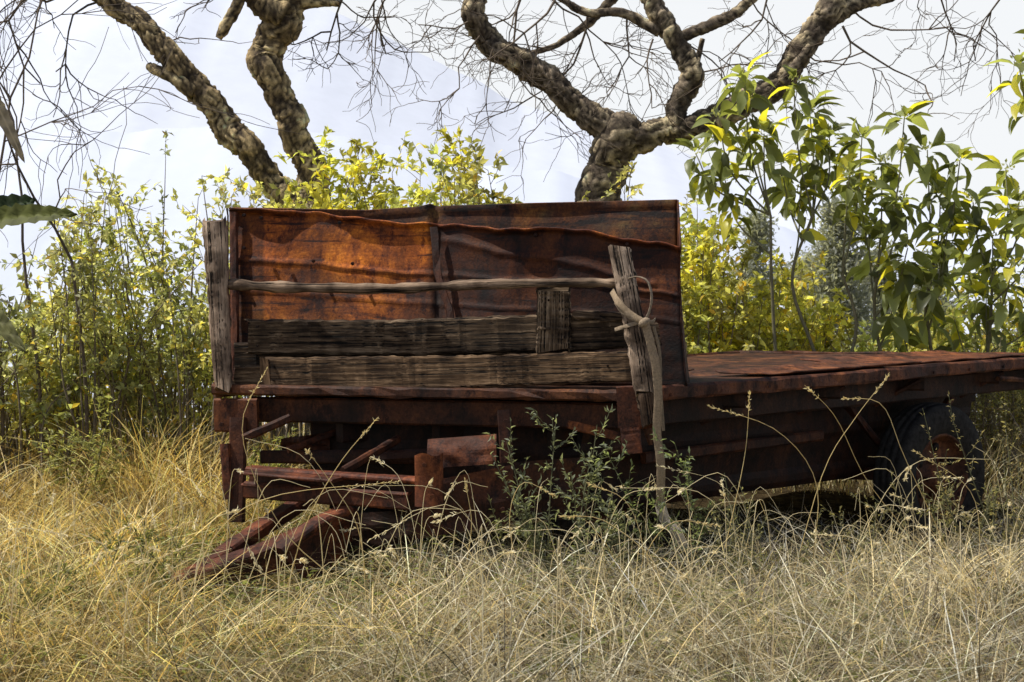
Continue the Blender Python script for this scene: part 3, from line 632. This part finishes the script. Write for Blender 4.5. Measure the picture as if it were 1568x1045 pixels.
def rib(pts,w,side,seg=30,col=(.30,.22,.14),h=.005):
    beam(mb,pts,w,h,side=side,seg=seg,wob=.0008,bev=.002,curve=True,col=col)
rib([P(962,427,7.76),P(978,424,7.74),P(992,432,7.73),P(998,455,7.71),P(994,478,7.70),P(986,493,7.69)],.020,(.6,.8,0),30,(.26,.2,.14))
rib([P(937,446,7.84),P(946,462,7.75),P(964,480,7.72),P(986,494,7.69)],.034,(.5,0,.85),18)
rib([P(942,462,7.82),P(952,476,7.74),P(972,489,7.71),P(996,494,7.71),P(1003,490,7.82)],.026,(.2,0,1),18,(.24,.18,.12))
rib([P(942,505,7.84),P(958,500,7.75),P(974,495,7.71),P(990,492,7.70)],.022,(.1,0,1),14,(.24,.18,.12))
c_=P(986,494,7.68); tube(mb,cr([c_+[-.025,0,-.02],c_+[0,-.012,0],c_+[.03,0,.018]],10),[.006,.014,.02,.022,.023,.023,.022,.02,.014,.006],10,0,(.28,.21,.14),cap=True)
rib([P(988,496,7.69),P(996,525,7.69),P(1004,560,7.69),P(1008,610,7.69),P(1006,660,7.69),P(1012,715,7.69),P(1011,775,7.69)],.048,(1,0.25,.1),60)
rib([P(1001,500,7.70),P(1010,540,7.71),P(1012,600,7.71),P(1016,660,7.71)],.018,(1,.5,0),30,(.2,.15,.1))
rib([P(1010,770,7.69),P(1018,795,7.67),P(1035,815,7.65),P(1046,838,7.64)],.06,(1,.1,.3),12,(.36,.31,.25))
mb.build('fabric_strap',[M_cloth],tr)
mb=MB()
def bx_(px0,py0,px1,py1,D0,D1,h,t=.04,side=None,wob=.0012,seg=8,**k): beam(mb,[P(px0,py0,D0),P(px1,py1,D1)],h,t,side=(0,0,1) if side is None else side,wob=wob,seg=seg,**k)
bx_(329,636,395,636,8.46,8.40,.20,.03,col=(.95,.8,.7))
bx_(365,640,362,800,8.4,8.3,.10,.06,side=(1,0,0),col=(.7,.58,.52)); bx_(345,680,350,765,8.35,8.3,.06,.05,side=(1,0,0),col=(1.1,.85,.75))
bx_(372,672,445,640,8.3,8.35,.05,.03,col=(.9,.8,.7))
bx_(383,718,642,736,8.0,7.62,.03,.10,col=(1.6,1.2,1.15))
bx_(383,730,642,746,8.05,7.68,.07,.02,col=(.6,.5,.48))
bx_(375,750,625,768,7.95,7.6,.095,.03,col=(1.1,.85,.75))
bx_(375,741,625,757,7.98,7.63,.015,.09,col=(1.5,1.15,1.05))
bx_(380,722,520,735,7.9,7.7,.02,.18,col=(1.4,1.1,1.05))
bx_(525,722,610,672,7.9,8.3,.05,.04,col=(1.0,.85,.75)); bx_(440,690,520,660,8.4,8.6,.04,.03,col=(.8,.65,.6))
bx_(400,700,640,700,8.5,8.4,.08,.05,col=(.5,.42,.4)); bx_(560,700,760,690,8.3,8.2,.06,.05,col=(.5,.42,.4))
# bent bracket: one folded plate (front, rolled top, right flange)
def brk(u,v):
    ang=(u-.5)*2.6; c=P(657,735,7.56); r=.075
    top=.14-.008*math.cos(u*9); z=-.14+v*(top+.14)
    return c+np.array([r*math.sin(ang)*1.05,-r*.6*math.cos(ang)+.01*math.sin(v*4),z])
grid(mb,brk,16,12,colf=lambda u,v:np.array([1.25,.98,.88])*(1.25 if v>.93 else 1))
def cp(u,v):
    a=v*1.5; c=P(655+u*105,695-u*8,7.85); return c+np.array([0,-.10*math.sin(a)+.02*noise.noise(Vector((u*4,v*3,3))),.10*math.cos(a)-.02-.06*v])
grid(mb,cp,16,12,col=(.95,.75,.66))
def plate(pp,n=10,col=(1,1,1),amp=.02,seed=0.):
    a,b,c,d=[P(*q) for q in pp]
    def f(u,v):
        p=(a*(1-u)+b*u)*(1-v)+(d*(1-u)+c*u)*v; p[1]+=amp*noise.noise(Vector((u*3,v*3,seed))); return p
    grid(mb,f,n,n,col=col)
plate([(615,745,7.66),(785,712,7.72),(788,800,7.72),(640,826,7.66)],col=(.85,.68,.6))
plate([(680,715,7.8),(900,700,8.0),(900,795,8.0),(680,800,7.8)],col=(.35,.3,.28))
plate([(500,790,7.95),(640,780,7.8),(640,830,7.8),(500,870,7.95)],col=(.4,.34,.32),seed=4.)
plate([(430,672,8.6),(505,662,8.6),(505,705,8.6),(430,710,8.6)],col=(.6,.5,.45),amp=.06)
plate([(505,620,8.7),(770,615,8.6),(770,668,8.6),(505,655,8.7)],col=(.35,.3,.3),amp=.04,seed=3.)
bx_(772,628,777,722,7.94,7.90,.075,.015,side=(1,0,0),col=(.55,.43,.38))
bx_(945,625,1008,622,7.84,7.82,.24,.02,seg=6,col=(1.1,.85,.7)); bx_(965,655,968,695,7.82,7.80,.11,.02,side=(1,0,0),col=(1.3,1.,.85))
bx_(870,650,960,672,8.0,7.9,.05,.02,col=(1.5,1.2,.85)); bx_(985,640,1000,680,7.9,7.9,.05,.03,side=(1,0,0))
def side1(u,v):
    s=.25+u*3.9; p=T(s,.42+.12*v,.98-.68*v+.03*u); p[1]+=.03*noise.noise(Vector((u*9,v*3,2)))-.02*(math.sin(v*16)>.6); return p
grid(mb,side1,50,16,col=(.30,.26,.25))  # underside panel tinted dark, with the under-deck shadow painted into the rust
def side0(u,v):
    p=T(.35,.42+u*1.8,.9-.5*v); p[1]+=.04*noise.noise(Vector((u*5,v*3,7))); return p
grid(mb,side0,20,8,col=(.18,.16,.16))  # near-black tint paints in the shade behind the front frame
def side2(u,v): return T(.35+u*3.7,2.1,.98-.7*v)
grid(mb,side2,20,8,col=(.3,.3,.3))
beam(mb,[T(.6,.36,.62),T(2.2,.34,.66)],.05,.07,seg=10,wob=.001,col=(.5,.42,.38))
beam(mb,[T(3.0,.1,.34),T(3.0,2.4,.34)],.09,.09,seg=6,col=(.5,.4,.4)); beam(mb,[T(.75,.5,.34),T(.75,2.0,.34)],.09,.09,seg=6,col=(.4,.35,.35))
for s in (2.4,3.6): beam(mb,[T(s,.3,.85),T(3.0,.3,.38)],.06,.04,seg=4,col=(.5,.4,.4))
beam(mb,[T(4.1,-.04,zd(4.1)-.1),T(4.75,-.1,zd(4.6)-.16)],.07,.12,seg=6,col=(1.2,1.1,1)); beam(mb,[T(3.6,-.02,zd(3.6)-.12),T(4.5,-.06,zd(4.5)-.2)],.04,.03,seg=6)
for s in np.arange(.25,4.5,.42):
    c=T(s,-.045,zd(s)-.035); tube(mb,[c,c+np.array([es[1],-es[0],0])*.012],.010,6,0,(.8,.6,.5),cap=True)
for px,py,D_ in [(650,712,7.52),(662,760,7.52),(648,802,7.63),(770,780,7.66),(774,645,7.92),(776,705,7.88),(340,650,8.4),(385,620,8.36)]:
    c=P(px,py,D_); tube(mb,[c,c-[0,.02,0]],.013,6,0,(.7,.55,.5),cap=True)
ob=mb.build('undercarriage',[M_rust],tr,smooth=False)
mb=MB()
beam(mb,[P(262,892,7.2),P(420,836,7.45),P(535,784,7.85)],.15,.05,seg=12,wob=.0015,col=(1.4,1.1,1.1))
beam(mb,[P(266,905,7.2),P(420,858,7.45),P(535,812,7.85)],.03,.14,seg=12,wob=.0015,col=(.9,.7,.65))
beam(mb,[P(335,854,7.45),P(400,810,7.75),P(470,764,8.2)],.10,.07,seg=10,wob=.0015,col=(1.3,1.,1.))
beam(mb,[P(262,894,7.2),P(340,852,7.45)],.08,.05,seg=6,wob=.0015,col=(1.1,.8,.8))
def gus(u,v):
    a=P(425,846,7.4);b=P(535,786,7.75);c=P(530,856,7.75);d=P(470,894,7.45); p=(a*(1-u)+b*u)*(1-v)+(d*(1-u)+c*u)*v; p[1]+=.03*math.sin(v*3); return p
grid(mb,gus,10,10,col=(.95,.72,.68))
beam(mb,[P(425,844,7.35),P(490,798,7.55),P(530,780,7.7)],.11,.04,seg=10,wob=.0015,col=(1.6,1.3,1.3),curve=True)
ob=mb.build('drawbar',[M_rust],tr,smooth=False)
nrmS=np.array([es[1],-es[0],0])
def lathe(mb,c,ax,prof,n,mat,col,jit=0):
    ax=nrm(ax); a=nrm(np.cross(ax,[0,0,1])); b=np.cross(ax,a); th=np.linspace(0,2*np.pi,n,endpoint=False)
    V=[]
    for x_,r_ in prof:
        for t in th: V.append(c+ax*x_+(a*math.cos(t)+b*math.sin(t))*(r_*(1+jit*math.sin(3*t+1))))
    k=len(prof); i=np.arange(k-1)[:,None]*n; j=np.arange(n)[None]; j2=(j+1)%n
    mb.add(np.array(V),[np.stack([i+j,i+j2,i+n+j2,i+n+j],-1).reshape(-1,4)],col,None,mat)
def wheel(c,ax,R,W,nm='wheel'):
    mb=MB(); h=W/2
    prof=[(-h*.7,R*.58),(-h*.95,R*.66),(-h*1.0,R*.8),(-h*.93,R*.92),(-h*.82,R*.97),(-h*.5,R*.99),(-h*.46,R*.965),(-h*.38,R*.965),(-h*.34,R),(-h*.08,R),(-h*.04,R*.97),(h*.04,R*.97),(h*.08,R),(h*.34,R),(h*.38,R*.965),(h*.46,R*.965),(h*.5,R*.99),(h*.82,R*.97),(h*.93,R*.92),(h*1.0,R*.8),(h*.97,R*.72),(h*.9,R*.66),(h*.7,R*.58)]
    lathe(mb,c,ax,prof,64,0,(.024,.022,.02),.006)
    rim=[(h*.72,R*.60),(h*.80,R*.585),(h*.72,R*.56),(h*.45,R*.53),(h*.28,R*.50),(h*.15,R*.42),(h*.22,R*.32),(h*.28,R*.2),(h*.7,R*.17),(h*.75,R*.12),(h*.75,0.001)]
    lathe(mb,c,ax,rim,40,1,(.95,.9,.88)); lathe(mb,c,ax,[(-h*.7,R*.6),(-h*.3,R*.5),(-h*.2,.001)],30,1,(.4,.38,.38))
    a=nrm(np.cross(ax,[0,0,1])); b=np.cross(nrm(ax),a)
    for k in range(6):
        t=k*math.pi/3; p=c+nrm(ax)*h*.3+(a*math.cos(t)+b*math.sin(t))*R*.26; tube(mb,[p,p+nrm(ax)*.035],.014,6,1,(.6,.5,.4),cap=True)
        t+=.5; p=c+nrm(ax)*h*.2+(a*math.cos(t)+b*math.sin(t))*R*.41; tube(mb,[p-nrm(ax)*.01,p+nrm(ax)*.018],.03,10,1,(.06,.05,.05),cap=True)
    mb.build(nm,[M_tyre,M_rust],tr)
wheel(T(3.04,.12,.325),nrmS,.515,.26); wheel(T(3.04,2.3,.34),-nrmS,.50,.24)
wheel(T(.75,.75,.34),nrm(nrmS+[0.3,0,0]),.36,.2); wheel(T(.75,2.0,.34),-nrmS,.36,.2)
def weed(name,base,D,stems,h,leaf,col,dn=1.):
    mb=MB();O=[];Dd=[];C=[]
    g=P(base,800,D); 
    for s in range(stems):
        b=np.array([g[0]+rng.normal(0,.09),D+rng.normal(0,.08),0]); b[2]=gh(b[0],b[1]); H=h*rng.uniform(.5,1.05)
        e=b+[rng.normal(0,.16)*H*1.6,rng.normal(0,.1),H]; q=cr([b,(b+e)/2+rng.normal(0,.03,3),e],12); tube(mb,q,np.linspace(.005,.002,12),4,1,(.12,.12,.06))
        n=int(60*H/.8*dn)+2; u=rng.uniform(.12,1,n)*10.99; i=u.astype(int); o=q[i]+(q[i+1]-q[i])*(u-i)[:,None]
        a=rng.uniform(0,6.28,n); O.append(o+rng.normal(0,.008,(n,3))); Dd.append(np.stack([np.cos(a),np.sin(a),rng.uniform(-.1,1.,n)],1)); C.append(np.array(col)*rng.uniform(.6,1.4,(n,1)))
        for k in range(int(5*dn)+1):
            i=rng.integers(4,11); d=nrm(rng.normal(0,1,3)+[0,0,.6]); w=cr([q[i],q[i]+d*.08,q[i]+d*.15+[0,0,.03]],5); tube(mb,w,.0015,3,1,(.12,.12,.06)); m=12; u=rng.uniform(.1,1,m)*3.99;j=u.astype(int)
            O.append(w[j]+(w[j+1]-w[j])*(u-j)[:,None]); Dd.append(nrm(d+rng.normal(0,.7,(m,3)))); C.append(np.array(col)*rng.uniform(.6,1.4,(m,1)))
    O=np.concatenate(O);Dd=np.concatenate(Dd);C=np.concatenate(C);n=len(O); s=rng.uniform(*leaf,n)
    inst(mb,*LEAF_S,O,nrm(Dd),rng.normal(0,.6,(n,3))+[0,0,1.],s*.3,s,C); mb.build(name,[M_leaf,M_twig])
gw=(.16,.175,.115)
weed('green_weed',872,7.2,7,.9,(.025,.055),gw); weed('green_weed',955,7.5,5,.55,(.025,.05),gw,.8); weed('green_weed',1035,7.6,4,.8,(.025,.055),(.14,.17,.09))
weed('green_weed',1120,7.4,5,.65,(.015,.035),(.2,.19,.11),.6); weed('green_weed',1190,7.3,4,.65,(.015,.035),(.2,.19,.11),.6); weed('green_weed',1480,8.0,8,.75,(.02,.04),(.2,.19,.1),.8); weed('green_weed',1290,7.5,5,.6,(.015,.035),(.2,.18,.1),.6); weed('green_weed',800,7.3,4,.4,(.02,.04),(.16,.16,.08),.7)
weed('green_weed',1560,7.6,8,1.0,(.015,.035),(.24,.2,.11),.8); weed('green_weed',120,10.2,8,.9,(.04,.06),(.25,.26,.11)); weed('green_weed',400,9.5,8,.6,(.03,.06),(.2,.21,.08)); weed('green_weed',90,6.6,5,.35,(.03,.05),(.14,.15,.06),.8); weed('green_weed',240,7.2,5,.4,(.03,.05),(.14,.15,.06),.8)
# ---------------- light, world, camera
S=nrm(np.array([-.46,-.01,.84])); el=math.asin(S[2]); az=math.atan2(S[0],S[1])
w=bpy.data.worlds.new('World'); bpy.context.scene.world=w; w.use_nodes=True; nt=w.node_tree; L=nt.links.new
bg=nt.nodes['Background']; sk=nt.nodes.new('ShaderNodeTexSky'); sk.sky_type='NISHITA'; sk.sun_disc=False; sk.sun_elevation=el; sk.sun_rotation=az; sk.dust_density=3.0; sk.altitude=1000
tc=N(nt,'ShaderNodeTexCoord'); sp=N(nt,'ShaderNodeSeparateXYZ'); L(tc.outputs['Generated'],sp.inputs[0])
mr=N(nt,'ShaderNodeMapRange'); mr.inputs['From Min'].default_value=.20; mr.inputs['From Max'].default_value=.42; mr.inputs['To Min'].default_value=.97; mr.inputs['To Max'].default_value=0.0; L(sp.outputs['Z'],mr.inputs['Value'])
mx=N(nt,'ShaderNodeMix',data_type='RGBA'); L(mr.outputs[0],mx.inputs['Factor']); L(sk.outputs[0],mx.inputs['A']); mx.inputs['B'].default_value=(9.3,9.5,9.7,1)
L(mx.outputs['Result'],bg.inputs[0]); bg.inputs[1].default_value=.10
l=bpy.data.lights.new('sun','SUN'); l.energy=5.0; l.angle=math.radians(.5); l.color=(1,.96,.88); lo=bpy.data.objects.new('sun',l); lo.rotation_euler=Vector(S).to_track_quat('Z','Y').to_euler(); bpy.context.scene.collection.objects.link(lo)
cam=bpy.data.cameras.new('camera'); co=bpy.data.objects.new('camera',cam); bpy.context.scene.collection.objects.link(co)
cam.lens=F/1568*36; cam.sensor_width=36; cam.clip_end=20000; cam.clip_start=.1; co.location=(0,0,CH); co.rotation_euler=(math.pi/2-PITCH,0,0)
cam.dof.use_dof=True; cam.dof.focus_distance=7.8; cam.dof.aperture_fstop=8
sc=bpy.context.scene; sc.camera=co; sc.view_settings.view_transform='Standard'; sc.view_settings.look='None'; sc.view_settings.exposure=0
